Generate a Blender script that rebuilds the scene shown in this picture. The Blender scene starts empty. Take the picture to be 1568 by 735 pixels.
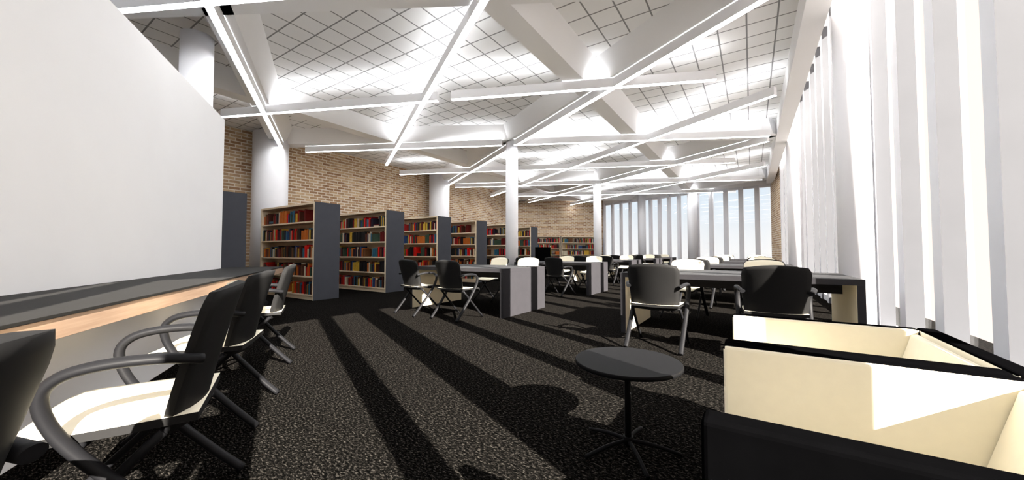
import bpy, math, random
from mathutils import Vector, Matrix
random.seed(7)
S=bpy.context.scene
COL=S.collection
# ------------------------------------------------ materials
def mat(name,col,rough=.6,spec=.3,metal=0,noise=0,nscale=8):
    m=bpy.data.materials.new(name); m.use_nodes=True
    nt=m.node_tree; b=nt.nodes['Principled BSDF']
    b.inputs['Base Color'].default_value=(*col,1); b.inputs['Roughness'].default_value=rough
    b.inputs['Specular IOR Level'].default_value=spec; b.inputs['Metallic'].default_value=metal
    if noise:
        tc=nt.nodes.new('ShaderNodeTexCoord'); n=nt.nodes.new('ShaderNodeTexNoise'); n.inputs['Scale'].default_value=nscale
        n.inputs['Detail'].default_value=4
        r=nt.nodes.new('ShaderNodeValToRGB')
        r.color_ramp.elements[0].position=.3; r.color_ramp.elements[1].position=.7
        r.color_ramp.elements[0].color=(*[c*(1-noise) for c in col],1)
        r.color_ramp.elements[1].color=(*[min(1,c*(1+noise)) for c in col],1)
        nt.links.new(tc.outputs['Object'],n.inputs['Vector']); nt.links.new(n.outputs['Fac'],r.inputs['Fac'])
        nt.links.new(r.outputs['Color'],b.inputs['Base Color'])
    return m
WHITE=mat('white_paint',(.82,.82,.83),.7,.2,noise=.012,nscale=2)
COLM=mat('column_paint',(.83,.83,.86),.6,.15,noise=.01,nscale=2)
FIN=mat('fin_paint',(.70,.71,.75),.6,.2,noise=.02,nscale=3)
FINS=mat('fin_sunlit_side_dimmed',(.115,.118,.130),.6,.1,noise=.03,nscale=3)  # fin colour darkened on the sun-facing side so it does not blow out
BEAM=mat('beam_paint',(.92,.92,.935),.7,.15,noise=.008,nscale=2)
CREAM=mat('cream_laminate',(.80,.70,.50),.5,.25,noise=.03,nscale=6)
CREAMF=mat('cream_upholstery',(.89,.83,.67),.75,.15,noise=.015,nscale=30)
DGREY=mat('dark_grey_laminate',(.026,.025,.028),.6,.06,noise=.05,nscale=10)
TOPG=mat('charcoal_top',(.016,.0155,.015),.6,.08,noise=.06,nscale=12)
TTOP=mat('table_top_grey',(.030,.030,.032),.6,.08,noise=.06,nscale=12)
ENDG=mat('bookcase_end_grey',(.055,.058,.069),.6,.1,noise=.04,nscale=6)
SHELLG=mat('chair_shell_grey',(.012,.0118,.0118),.6,.07,noise=.05,nscale=10)
TUBE=mat('frame_grey',(.008,.008,.009),.5,.09,noise=.03,nscale=10)
BLACK=mat('black_leatherette',(.0015,.0015,.0017),.9,0,noise=.1,nscale=20)
BLK2=mat('black_metal',(.0045,.0045,.005),.6,.05,noise=.05,nscale=10)
WOODC=mat('shelf_wood',(.72,.60,.43),.5,.25,noise=.05,nscale=5)
OAK=mat('oak_edge',(.6,.42,.26),.5,.15); nt=OAK.node_tree
tc=nt.nodes.new('ShaderNodeTexCoord'); mp=nt.nodes.new('ShaderNodeMapping'); mp.inputs['Scale'].default_value=(2,30,50)
wv=nt.nodes.new('ShaderNodeTexNoise'); wv.inputs['Scale'].default_value=2; wv.inputs['Detail'].default_value=5
rp=nt.nodes.new('ShaderNodeValToRGB'); rp.color_ramp.elements[0].color=(.24,.15,.10,1); rp.color_ramp.elements[1].color=(.42,.30,.215,1)
nt.links.new(tc.outputs['Object'],mp.inputs[0]); nt.links.new(mp.outputs[0],wv.inputs[0]); nt.links.new(wv.outputs['Fac'],rp.inputs[0]); nt.links.new(rp.outputs[0],nt.nodes['Principled BSDF'].inputs['Base Color'])
# carpet
CARPET=mat('carpet',(.02,.02,.02),.95,0.0); nt=CARPET.node_tree
tc=nt.nodes.new('ShaderNodeTexCoord')
n1=nt.nodes.new('ShaderNodeTexNoise'); n1.inputs['Scale'].default_value=48; n1.inputs['Detail'].default_value=7; n1.inputs['Roughness'].default_value=.83
mp=nt.nodes.new('ShaderNodeMapping'); mp.inputs['Scale'].default_value=(1,2.0,1); mp.inputs['Rotation'].default_value=(0,0,.4)
rp=nt.nodes.new('ShaderNodeValToRGB'); e=rp.color_ramp.elements
e[0].position=.42; e[0].color=(.0006,.0006,.0006,1); e[1].position=.67; e[1].color=(.092,.083,.073,1)
x=e.new(.54); x.color=(.0052,.0047,.0043,1)
nt.links.new(tc.outputs['Object'],mp.inputs[0]); nt.links.new(mp.outputs[0],n1.inputs[0]); nt.links.new(n1.outputs['Fac'],rp.inputs[0]); nt.links.new(rp.outputs[0],nt.nodes['Principled BSDF'].inputs['Base Color'])
# ceiling tiles
TILE=mat('ceiling_tile',(.8,.8,.8),.8,.1); nt=TILE.node_tree
tc=nt.nodes.new('ShaderNodeTexCoord'); bt=nt.nodes.new('ShaderNodeTexBrick')
bt.offset=0; bt.squash=1
bt.inputs['Color1'].default_value=(.92,.92,.93,1); bt.inputs['Color2'].default_value=(.89,.89,.90,1); bt.inputs['Mortar'].default_value=(.29,.29,.30,1)
bt.inputs['Scale'].default_value=1; bt.inputs['Mortar Size'].default_value=.011; bt.inputs['Mortar Smooth'].default_value=0
bt.inputs['Brick Width'].default_value=.38; bt.inputs['Row Height'].default_value=.38
nt.links.new(tc.outputs['Object'],bt.inputs['Vector']); nt.links.new(bt.outputs['Color'],nt.nodes['Principled BSDF'].inputs['Base Color'])
# brick wall
BRICK=mat('brick',(.5,.4,.3),.9,.1); nt=BRICK.node_tree
tc=nt.nodes.new('ShaderNodeTexCoord'); sp=nt.nodes.new('ShaderNodeSeparateXYZ'); cb=nt.nodes.new('ShaderNodeCombineXYZ')
bt=nt.nodes.new('ShaderNodeTexBrick'); bt.inputs['Scale'].default_value=1
bt.inputs['Brick Width'].default_value=.27; bt.inputs['Row Height'].default_value=.09; bt.inputs['Mortar Size'].default_value=.013; bt.inputs['Bias'].default_value=0
bt.inputs['Color1'].default_value=(.62,.45,.28,1); bt.inputs['Color2'].default_value=(.33,.19,.105,1); bt.inputs['Mortar'].default_value=(.76,.69,.58,1)
nz=nt.nodes.new('ShaderNodeTexNoise'); nz.inputs['Scale'].default_value=7
mx=nt.nodes.new('ShaderNodeMixRGB'); mx.blend_type='OVERLAY'; mx.inputs[0].default_value=.35
L=nt.links.new
L(tc.outputs['Object'],sp.inputs[0]); L(sp.outputs['X'],cb.inputs['X']); L(sp.outputs['Z'],cb.inputs['Y']); L(cb.outputs[0],bt.inputs['Vector'])
L(tc.outputs['Object'],nz.inputs['Vector']); L(bt.outputs['Color'],mx.inputs[1]); L(nz.outputs['Fac'],mx.inputs[2]); L(mx.outputs[0],nt.nodes['Principled BSDF'].inputs['Base Color'])
def emis(name,c,s):
    m=bpy.data.materials.new(name); m.use_nodes=True; nt=m.node_tree; nt.nodes.clear()
    o=nt.nodes.new('ShaderNodeOutputMaterial'); e=nt.nodes.new('ShaderNodeEmission'); e.inputs[0].default_value=(*c,1); e.inputs[1].default_value=s
    nt.links.new(e.outputs[0],o.inputs[0]); return m
LED=emis('led_diffuser',(.98,.99,1),20); LEDUP=emis('led_uplight',(.98,.99,1),15)
GLASS=bpy.data.materials.new('window_glass'); GLASS.use_nodes=True; nt=GLASS.node_tree; nt.nodes.clear()
o=nt.nodes.new('ShaderNodeOutputMaterial'); t=nt.nodes.new('ShaderNodeBsdfTransparent'); g=nt.nodes.new('ShaderNodeBsdfGlossy'); g.inputs['Roughness'].default_value=.02
m_=nt.nodes.new('ShaderNodeMixShader'); m_.inputs[0].default_value=.03
nt.links.new(t.outputs[0],m_.inputs[1]); nt.links.new(g.outputs[0],m_.inputs[2]); nt.links.new(m_.outputs[0],o.inputs[0])
BOOKC=[(.24,.008,.008),(.008,.008,.009),(.02,.05,.15),(.50,.32,.04),(.07,.02,.012),(.60,.012,.008),(.03,.06,.04),(.55,.48,.36),(.12,.05,.02),(.03,.12,.19),(.012,.01,.02),(.10,.006,.006),(.01,.01,.012),(.45,.12,.02)]
BOOKM=[mat('book_cover_%d'%i,c,.5,.2,noise=.1,nscale=20) for i,c in enumerate(BOOKC)]

# ------------------------------------------------ mesh builder
class MB:
    def __init__(s): s.v=[];s.f=[];s.fm=[];s.sm=[];s.m=[]
    def mi(s,m):
        if m not in s.m: s.m.append(m)
        return s.m.index(m)
    def face(s,idx,m,sm=False): s.f.append(idx); s.fm.append(s.mi(m)); s.sm.append(sm)
    def box(s,x0,x1,y0,y1,z0,z1,m,fm={},M=None):
        b=len(s.v)
        P=[(x0,y0,z0),(x1,y0,z0),(x1,y1,z0),(x0,y1,z0),(x0,y0,z1),(x1,y0,z1),(x1,y1,z1),(x0,y1,z1)]
        if M is not None: P=[tuple(M@Vector(p)) for p in P]
        s.v+=P
        for k,q in {'-z':(3,2,1,0),'+z':(4,5,6,7),'-y':(0,1,5,4),'+x':(1,2,6,5),'+y':(2,3,7,6),'-x':(3,0,4,7)}.items():
            s.face([b+i for i in q],fm.get(k,m))
    def tube(s,pts,r,m,n=10,spl=0,rs=None,flat=None):
        P=[Vector(p) for p in pts]
        if spl:
            Q=[];R=[]
            for i in range(len(P)-1):
                p0=P[max(i-1,0)];p1=P[i];p2=P[i+1];p3=P[min(i+2,len(P)-1)]
                for k in range(spl):
                    t=k/spl
                    Q.append(.5*((2*p1)+(p2-p0)*t+(2*p0-5*p1+4*p2-p3)*t*t+(-p0+3*p1-3*p2+p3)*t**3))
            Q.append(P[-1]);P=Q
        b=len(s.v); N=len(P)
        T0=(P[1]-P[0]).normalized()
        a=T0.orthogonal().normalized() if flat is None else Vector(flat)
        for i,p in enumerate(P):
            T=((P[min(i+1,N-1)]-P[max(i-1,0)])).normalized()
            a=(a-T*a.dot(T)).normalized(); c=T.cross(a)
            fa=1.45 if flat is not None else 1
            for k in range(n):
                w=2*math.pi*k/n
                rr=r if rs is None else r*rs[i]
                s.v.append(tuple(p+(a*math.cos(w)*fa+c*math.sin(w))*rr))
        for i in range(N-1):
            for k in range(n):
                s.face([b+i*n+k,b+i*n+(k+1)%n,b+(i+1)*n+(k+1)%n,b+(i+1)*n+k],m,True)
        s.face([b+k for k in range(n)][::-1],m); s.face([b+(N-1)*n+k for k in range(n)],m)
    def shell(s,fn,nu,nv,th,mf,mb):
        g=[[Vector(fn(i/nu,j/nv)) for j in range(nv+1)] for i in range(nu+1)]
        e=1e-3; b=len(s.v); off=(nu+1)*(nv+1)
        fr=[];bk=[]
        for i in range(nu+1):
            for j in range(nv+1):
                u=i/nu;v=j/nv
                du=Vector(fn(u+e,v))-Vector(fn(u-e,v)); dv=Vector(fn(u,v+e))-Vector(fn(u,v-e))
                n=du.cross(dv).normalized()
                fr.append(tuple(g[i][j]+n*th)); bk.append(tuple(g[i][j]))
        s.v+=fr+bk
        I=lambda i,j:b+i*(nv+1)+j
        for i in range(nu):
            for j in range(nv):
                s.face([I(i,j),I(i+1,j),I(i+1,j+1),I(i,j+1)],mf,True)
                s.face([I(i,j)+off,I(i,j+1)+off,I(i+1,j+1)+off,I(i+1,j)+off],mb,True)
        ring=[(i,0) for i in range(nu)]+[(nu,j) for j in range(nv)]+[(i,nv) for i in range(nu,0,-1)]+[(0,j) for j in range(nv,0,-1)]
        for k in range(len(ring)):
            p=I(*ring[k]);q=I(*ring[(k+1)%len(ring)])
            s.face([p,p+off,q+off,q],mb)
    def mesh(s,name):
        me=bpy.data.meshes.new(name); me.from_pydata(s.v,[],s.f)
        for m in s.m: me.materials.append(m)
        for p,i,sm in zip(me.polygons,s.fm,s.sm): p.material_index=i; p.use_smooth=sm
        me.update(); return me
    def obj(s,name,loc=(0,0,0),rz=0,bevel=0,parent=None):
        return place(s.mesh(name),name,loc,rz,bevel,parent)
def place(me,name,loc=(0,0,0),rz=0,bevel=0,parent=None):
    o=bpy.data.objects.new(name,me); COL.objects.link(o); o.location=loc; o.rotation_euler=(0,0,rz)
    if parent: o.parent=parent
    if bevel:
        m=o.modifiers.new('bevel','BEVEL'); m.width=bevel; m.segments=3; m.limit_method='ANGLE'
    return o
def simple_box(name,x0,x1,y0,y1,z0,z1,m,fm={},**k):
    b=MB(); b.box(x0,x1,y0,y1,z0,z1,m,fm); return b.obj(name,**k)
def seg(p0,p1):
    d=Vector(p1)-Vector(p0); return d.length, math.atan2(d.y,d.x)

AW=1.38; CZ=4.42
# ------------------------------------------------ room shell
simple_box('floor',-12.2,2.2,-4.3,23.5,-.1,0,CARPET)
simple_box('ceiling',-12.2,.70,-4.3,23.5,CZ,CZ+.15,TILE)
simple_box('ceiling_window_bay',.70,1.8,-4.3,23.5,5.6,5.75,WHITE)
def beam(mb,p0,p1,wb,wt,z0,z1):
    p0=Vector((*p0,0));p1=Vector((*p1,0)); t=(p1-p0).normalized(); n=Vector((-t.y,t.x,0))
    b=len(mb.v)
    for p in (p0,p1):
        for w,z in ((-wt,z1),(-wb,z0),(wb,z0),(wt,z1)):
            q=p+n*(w/2); mb.v.append((q.x,q.y,z))
    for a,c in ((0,1),(1,2),(2,3)): mb.face([b+a,b+c,b+4+c,b+4+a],BEAM)
    mb.face([b,b+1,b+2,b+3],BEAM); mb.face([b+7,b+6,b+5,b+4],BEAM)
bm=MB()
for a in (-2.6,-8.4): beam(bm,(a,-4.2),(a,22.6),.34,.74,4.05,CZ+.01)
def clipline(b0,sl,a0=-11.75,a1=.6,bmin=-4.2,bmax=22.4):
    f=lambda a:b0+sl*(a+5.5)
    if sl>0: A=[max(a0,(bmin-b0)/sl-5.5),min(a1,(bmax-b0)/sl-5.5)]
    else: A=[max(a0,(bmax-b0)/sl-5.5),min(a1,(bmin-b0)/sl-5.5)]
    if A[1]-A[0]<1: return None
    return (A[0],f(A[0])),(A[1],f(A[1]))
for k in range(-1,4):
    for sl in (.577,-.577):
        c=clipline(1.7+6.7*k,sl)
        if c: beam(bm,c[0],c[1],.34,.74,4.045,CZ+.01)
bm.obj('ceiling_beams')
simple_box('trim_edge_beam',.60,.86,-4.2,19.4,4.0,CZ+.05,BEAM)
simple_box('trim_bay_fascia',.70,.86,-4.2,19.4,CZ+.05,5.6,WHITE)
def wall(name,p0,p1,z0,z1,m,th=.12,side=-1):
    l,a=seg(p0,p1); y0,y1=(0,th) if side>0 else (-th,0)
    return simple_box(name,0,l,y0,y1,z0,z1,m,loc=(*p0,0),rz=a)
wall('wall_left_brick',(-11.8,-4.2),(-11.8,18.3),0,4.5,BRICK,side=1)
wall('wall_far_brick',(-11.8,18.3),(-7.7,22.3),0,4.5,BRICK,side=1)
wall('wall_back',(-12,-4.1),(1.6,-4.1),0,5.6,WHITE,side=-1)
fb0=(1.0,16.8); fb1=(.75,19.8)
wall('wall_right_brick',fb0,fb1,0,5.6,BRICK,side=-1)
wall('wall_right_sun_block',(AW,-4.1),(AW,-1.95),0,5.6,WHITE,side=-1)  # unseen stretch made solid to keep sun off the partition

def window_wall(idx,p0,p1,zt,sp,fd,fw,off=0,fasc=None,side=1,fm={}):
    l,a=seg(p0,p1)
    m=MB(); n=int((l-off)/sp)
    s=side
    yy=lambda u,v:(min(u*s,v*s),max(u*s,v*s))
    for k in range(n+1):
        x=off+k*sp
        if x>l: break
        y0,y1=yy(-fd,0); m.box(x-fw/2,x+fw/2,y0,y1,0,zt,FIN,fm)
    y0,y1=yy(-.1,.06); m.box(0,l,y0,y1,0,.12,FIN); m.box(0,l,y0,y1,zt-.1,zt,FIN)
    if fasc: m.box(0,l,y0,y1,zt,fasc,WHITE)
    y0,y1=yy(.01,.02); m.box(0,l,y0,y1,.12,zt-.1,GLASS)
    return m.obj('window_%d'%idx,loc=(*p0,0),rz=a)
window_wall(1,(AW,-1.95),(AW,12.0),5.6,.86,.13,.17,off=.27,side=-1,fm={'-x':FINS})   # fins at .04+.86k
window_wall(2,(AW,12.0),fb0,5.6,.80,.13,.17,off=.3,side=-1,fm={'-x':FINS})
window_wall(3,(-7.7,22.3),(-5.2,21.4),4.0,.62,.16,.12,off=.1,fasc=4.5,side=1)
window_wall(4,(-5.2,21.4),(-2.4,20.2),4.0,.56,.16,.14,off=.1,fasc=4.5,side=1)
window_wall(5,(-2.4,20.2),(.80,19.8),4.0,.62,.16,.18,off=.2,fasc=4.5,side=1)

def column(x,y,r,h=4.1):
    m=MB(); m.tube([(0,0,0),(0,0,h)],r,COLM,n=48)
    m.tube([(0,0,0),(0,0,.05)],r+.012,COLM,n=48)
    m.obj('column',loc=(x,y,0))
for y in (8.4,15.1): column(-5.5,y,.17)
column(-6.6,1.84,.19,4.1)
for y in (-1.9,4.8,11.4): column(-11.2,y,.43,4.3)
for y in (.9,6.0): column(1.06,y,.165,5.6)
column(1.0,12.4,.165,5.6)
column(-5.1,21.1,.2,4.3); column(-2.4,19.9,.22,4.3)

WO=(-1.636,-1.07,0); WR=math.radians(146.8)
simple_box('wall_partition',-1.6,5.97,0,.10,0,3.0,WHITE,loc=WO,rz=WR)
m=MB()
m.box(-1.6,6.45,-.73,-.005,.742,.757,TOPG)
m.box(-1.6,6.44,-.725,-.005,.655,.741,OAK)
m.box(-1.5,6.3,-.36,-.30,0,.654,WHITE)
m.obj('study_counter',loc=WO,rz=WR,bevel=.002)

# ------------------------------------------------ strip lights
def strip(p0,p1,z=3.88):
    l,a=seg(p0,p1); m=MB()
    w=.045
    m.box(0,l,-w,w,z,4.04,BEAM,{'+z':LEDUP,'-z':LED})
    m.obj('linear_pendant_light',loc=(*p0,0),rz=a)
def B(b0,a): return (a,b0-.60*(a+5.5))
def C(b0,a,s=.5): return (a,b0+s*(a+5.5))
for b0,a0,a1 in ((-1.65,-9,-1.9),(1.7,-10.9,-4.4),(5.05,-10.1,-1.0),(8.4,-11.2,-5.75),(8.4,-5.2,.4),(11.75,-11.2,.42),(15.1,-10.8,.42),(18.4,-9.2,.42)):  # first run is out of view behind the camera, added for fill light
    strip(B(b0,a0),B(b0,a1))
for b0,a0,a1,s in ((-1.95,-6,.4,.5),(1.4,-9.3,.3,.5),(4.75,-9.4,-4.95,.43),(4.75,-4.7,-.45,.43),(8.1,-10.7,-5.6,.5),(8.1,-5.3,.42,.5),(11.45,-10.9,-.4,.447),(14.8,-11.0,.4,.474),(18.1,-10.5,-.6,.48)):  # first run hangs unseen above the camera, added to brighten the room
    strip(C(b0,a0,s),C(b0,a1,s))

# ------------------------------------------------ chairs
def chair_mesh():
    m=MB()
    def back(u,v):
        x=(u-.5)*2; w=.235+.024*v-.03*max(0,(v-.85)/.15)**2-.02*max(0,(.12-v)/.12)
        z=.405+.475*v - .016*x*x*v
        y=-.20-.115*max(v,0)**1.2+.06*x*x
        return (-x*w,y,z)
    m.shell(back,12,14,.026,CREAMF,SHELLG)
    def seat(u,v):
        x=(u-.5)*2; y=-.215+.47*v
        z=.435-.012*math.sin(math.pi*v)*(1-x*x)-.035*max(0,(v-.8)/.2)**2+.006*x*x
        return (x*(.235+.012*math.sin(math.pi*v)-.03*max(0,(v-.85)/.15)**2),y,z)
    m.shell(seat,12,14,.026,CREAMF,SHELLG)
    for s in (1,-1):
        m.tube([(s*.245,-.225,.645),(s*.282,-.12,.668),(s*.288,0,.668),(s*.286,.085,.645),(s*.283,.118,.585),(s*.277,.08,.47),(s*.271,-.04,.305),(s*.266,-.20,.12),(s*.264,-.30,0.014)],.0165,TUBE,n=12,spl=5,flat=(1,0,0))
        m.tube([(s*.235,-.13,.425),(s*.248,.08,.21),(s*.252,.28,.012)],.0145,TUBE,n=10,spl=3)
        m.tube([(s*.272,.05,.43),(s*.20,.05,.43)],.011,TUBE,n=8)
    m.tube([(-.21,.05,.425),(.21,.05,.425)],.011,TUBE,n=8)
    m.tube([(-.24,-.13,.42),(.24,-.13,.42)],.011,TUBE,n=8)
    return m.mesh('chair_mesh')
CH=chair_mesh()
def chair(x,y,rz): place(CH,'study_armchair',(x,y,0),rz)
for (x,y,j) in ((-.985,-.235,0),(-1.86,.37,8),(-2.76,.88,-2),(-3.84,1.55,4)):
    chair(x,y,WR+math.radians(j))

# ------------------------------------------------ tables
def table_mesh(Ln,W=1.33):
    m=MB(); t=.06
    m.box(0,Ln,0,W,.69,.745,DGREY,{'+z':TTOP})
    m.box(0,t,0,W,0,.6895,DGREY,{'+x':CREAM})
    m.box(Ln-t,Ln,0,W,0,.6895,DGREY,{'-x':CREAM})
    m.box(t,Ln-t,W/2-.015,W/2+.015,.55,.6895,DGREY)
    return m.mesh('table_mesh')
T1=table_mesh(2.05); T2=table_mesh(2.25)
for k in range(5):
    b=4.57+3.48*k
    place(T1,'study_table',(-5.2,b,0))
    for a in (-4.57,-3.76):
        chair(a,b-.32+random.uniform(-.06,.04),math.radians(random.uniform(-12,12)))
        chair(a+random.uniform(-.05,.05),b+1.33+.30,math.pi+math.radians(random.uniform(-10,10)))
    if k<4:
        if k==0: place(T2,'study_table',(-1.38,b+.02,0))
        else: place(T1,'study_table',(-1.38,b+.02,0))
        for a in (-.85,.16):
            j=8 if k else 4
            chair(a,b-.36+random.uniform(-.05,.03),math.radians(random.uniform(-j,j)))
            chair(a+random.uniform(-.05,.05),b+1.33+.32,math.pi+math.radians(random.uniform(-10,10)))

# ------------------------------------------------ bookcases
def bookcase_mesh(Ln,D,H,double=True,rows=5):
    m=MB(); t=.05
    m.box(-t,0,0,D,0,H,ENDG,{'-x':WOODC,'-y':WOODC,'+z':ENDG})
    m.box(-Ln,-Ln+t,0,D,0,H,WOODC,{'-x':ENDG})
    m.box(-Ln+t,-t,0.0,D,H-.04,H,WOODC)
    m.box(-Ln+t,-t,.02,D-.02,0,.08,WOODC)
    ym=(D/2 if double else D-.02)
    m.box(-Ln+t,-t,ym-.01,ym+.01,.08,H-.04,WOODC)
    pitch=(H-.12)/rows; zs=[.08+i*pitch for i in range(rows)]
    for z in zs: m.box(-Ln+t,-t,.005,D-.005,z,z+.03,WOODC)
    return m,[z+.03 for z in zs],pitch,t
def fill_books(m,Ln,D,zs,pitch,t,double):
    sides=[1,-1] if double else [1]
    for sd in sides:
        for z in zs:
            x=-Ln+t+.02
            while x<-t-.06:
                r=random.random()
                if r<.05: x+=random.uniform(.08,.30); continue
                if r<.09:
                    zz=z; w=random.uniform(.16,.22)
                    if x+w>-t-.03: break
                    for _ in range(random.randint(2,4)):
                        h=random.uniform(.02,.045); y0=.05
                        q=(y0,y0+.17) if sd>0 else (D-y0-.17,D-y0)
                        m.box(x,x+w,q[0],q[1],zz,zz+h,random.choice(BOOKM)); zz+=h+.001
                    x+=w+.02; continue
                n=random.randint(3,9); h0=random.uniform(.19,.28); c0=random.choice(BOOKM)
                same=random.random()<.25
                for _ in range(n):
                    w=random.uniform(.018,.05)
                    if x+w>-t-.02: break
                    h=min(pitch-.06,h0*random.uniform(.93,1.05) if same else random.uniform(.18,.27))
                    y0=random.uniform(.02,.05); dp=.19
                    q=(y0,y0+dp) if sd>0 else (D-y0-dp,D-y0)
                    m.box(x,x+w*.96,q[0],q[1],z,z+h,c0 if same else random.choice(BOOKM)); x+=w
BC=[]
for i in range(3):
    m,zs,p,t=bookcase_mesh(2.42,.56,2.05); BC.append(m.mesh('bookcase_frame'))
    mb=MB(); fill_books(mb,2.42,.56,zs,p,t,True); BC.append(mb.mesh('books'))
for k in range(-1,6):
    i=(k+1)%3
    o=place(BC[2*i],'bookcase',(-7.57,4.09+1.78*k,0))
    c=place(BC[2*i+1],'books',(0,0,0),parent=o)
l,a=seg((-11.8,18.3),(-7.7,22.3))
for off in (2.75,5.4):
    m,zs,p,t=bookcase_mesh(2.6,.34,1.95,False,5); me=m.mesh('wall_bookcase')
    d=Vector((math.cos(a),math.sin(a))); n=Vector((math.sin(a),-math.cos(a)))
    P=Vector((-11.8,18.3))+d*off+n*.36
    o=place(me,'wall_bookcase',(P.x,P.y,0),a)
    mb=MB(); fill_books(mb,2.6,.34,zs,p,t,False); mb.obj('books',parent=o)

m=MB()
m.box(-.3,.3,-.3,.28,.12,.42,BLACK); m.box(-.3,.3,-.34,-.22,.12,1.2,BLACK)
m.box(-.36,-.29,-.34,.26,.12,.66,BLACK); m.box(.29,.36,-.34,.26,.12,.66,BLACK)
for sx in (-.28,.28):
    for sy in (-.28,.22): m.tube([(sx,sy,0),(sx,sy,.13)],.018,BLK2)
m.obj('high_back_lounge_chair',loc=(-6.98,13.05,0),rz=math.radians(15),bevel=.03)

# ------------------------------------------------ tub armchairs by the window
def tub(loc):
    m=MB(); D=.74; W=.735; t=.065; H=.675
    m.box(0,D-t,0,t,.06,H,BLACK,{'+y':CREAMF})
    m.box(0,D-t,W-t,W,.06,H,BLACK,{'-y':CREAMF})
    m.box(D-t,D,0,W,.06,H,BLACK,{'-x':CREAMF})
    o=m.obj('tub_armchair',loc=loc,bevel=.012)
    s=MB(); s.box(.012,D-t-.002,t+.002,W-t-.002,.27,.41,CREAMF); s.box(.02,D-t-.002,t+.002,W-t-.002,.07,.268,BLACK)
    s.obj('seat_cushion',bevel=.025,parent=o)
    b=MB(); v=[(D-t-.10,t+.003,.41),(D-t-.003,t+.003,.41),(D-t-.003,t+.003,.655),(D-t-.03,t+.003,.655)]
    v2=[(x,W-t-.003,z) for x,y,z in v]; b.v=v+v2
    for q in ((3,2,1,0),(4,5,6,7),(0,1,5,4),(1,2,6,5),(2,3,7,6),(3,0,4,7)): b.face(list(q),CREAMF)
    b.obj('back_cushion',bevel=.008,parent=o)
    f=MB()
    for x in (.05,D-.05):
        for y in (.05,W-.05): f.tube([(x,y,0),(x,y,.065)],.02,BLK2)
    f.obj('feet',parent=o)
tub((-.09,.81,0)); tub((-.09,1.555,0))

m=MB(); R=.262
m.tube([(0,0,.428),(0,0,.432),(0,0,.446),(0,0,.45)],R,BLK2,n=64,rs=[.975,1,1,.985])
m.tube([(0,0,.02),(0,0,.43)],.016,BLK2,n=16)
m.tube([(0,0,.40),(0,0,.428)],.06,BLK2,n=24)
m.tube([(0,0,.03),(0,0,.07)],.026,BLK2,n=16)
for k in range(5):
    w=2*math.pi*k/5+.3
    m.tube([(0,0,.05),(.12*math.cos(w),.12*math.sin(w),.04),(.25*math.cos(w),.25*math.sin(w),.010)],.010,BLK2,n=8,spl=4)
m.obj('round_side_table',loc=(-.54,1.90,0))

# ------------------------------------------------ light
sd=bpy.data.lights.new('sun','SUN'); sd.energy=44; sd.angle=math.radians(.35); sd.color=(1,.93,.83)
so=bpy.data.objects.new('sun',sd); COL.objects.link(so)
dirv=Vector((-.91,.415,-.575)); so.rotation_euler=dirv.to_track_quat('-Z','Y').to_euler(); so.location=(8,-3,9)
W=bpy.data.worlds.new('sky'); S.world=W; W.use_nodes=True; nt=W.node_tree; nt.nodes.clear(); L=nt.links.new
o=nt.nodes.new('ShaderNodeOutputWorld'); bg=nt.nodes.new('ShaderNodeBackground'); tc=nt.nodes.new('ShaderNodeTexCoord'); sp=nt.nodes.new('ShaderNodeSeparateXYZ')
L(tc.outputs['Generated'],sp.inputs[0])
rz=nt.nodes.new('ShaderNodeValToRGB'); rz.color_ramp.elements[0].position=0; rz.color_ramp.elements[0].color=(1,1,1,1); rz.color_ramp.elements[1].position=.24; rz.color_ramp.elements[1].color=(.60,.78,.94,1)
L(sp.outputs['Z'],rz.inputs[0])
mr=nt.nodes.new('ShaderNodeMapRange'); mr.inputs['From Min'].default_value=.02; mr.inputs['From Max'].default_value=.10; mr.interpolation_type='SMOOTHSTEP'
L(sp.outputs['X'],mr.inputs[0])
mx=nt.nodes.new('ShaderNodeMixRGB'); L(mr.outputs[0],mx.inputs[0]); L(rz.outputs[0],mx.inputs[1]); mx.inputs[2].default_value=(1.25,1.09,.98,1)
L(mx.outputs[0],bg.inputs[0]); bg.inputs[1].default_value=1; L(bg.outputs[0],o.inputs[0])
# ------------------------------------------------ camera
cd=bpy.data.cameras.new('camera'); cd.lens=12.86; cd.sensor_width=36; cd.clip_start=.02
co=bpy.data.objects.new('camera',cd); COL.objects.link(co); co.location=(0,0,1.0); co.rotation_euler=(math.radians(91.9),0,math.radians(33.2))
S.camera=co
S.view_settings.view_transform='Standard'
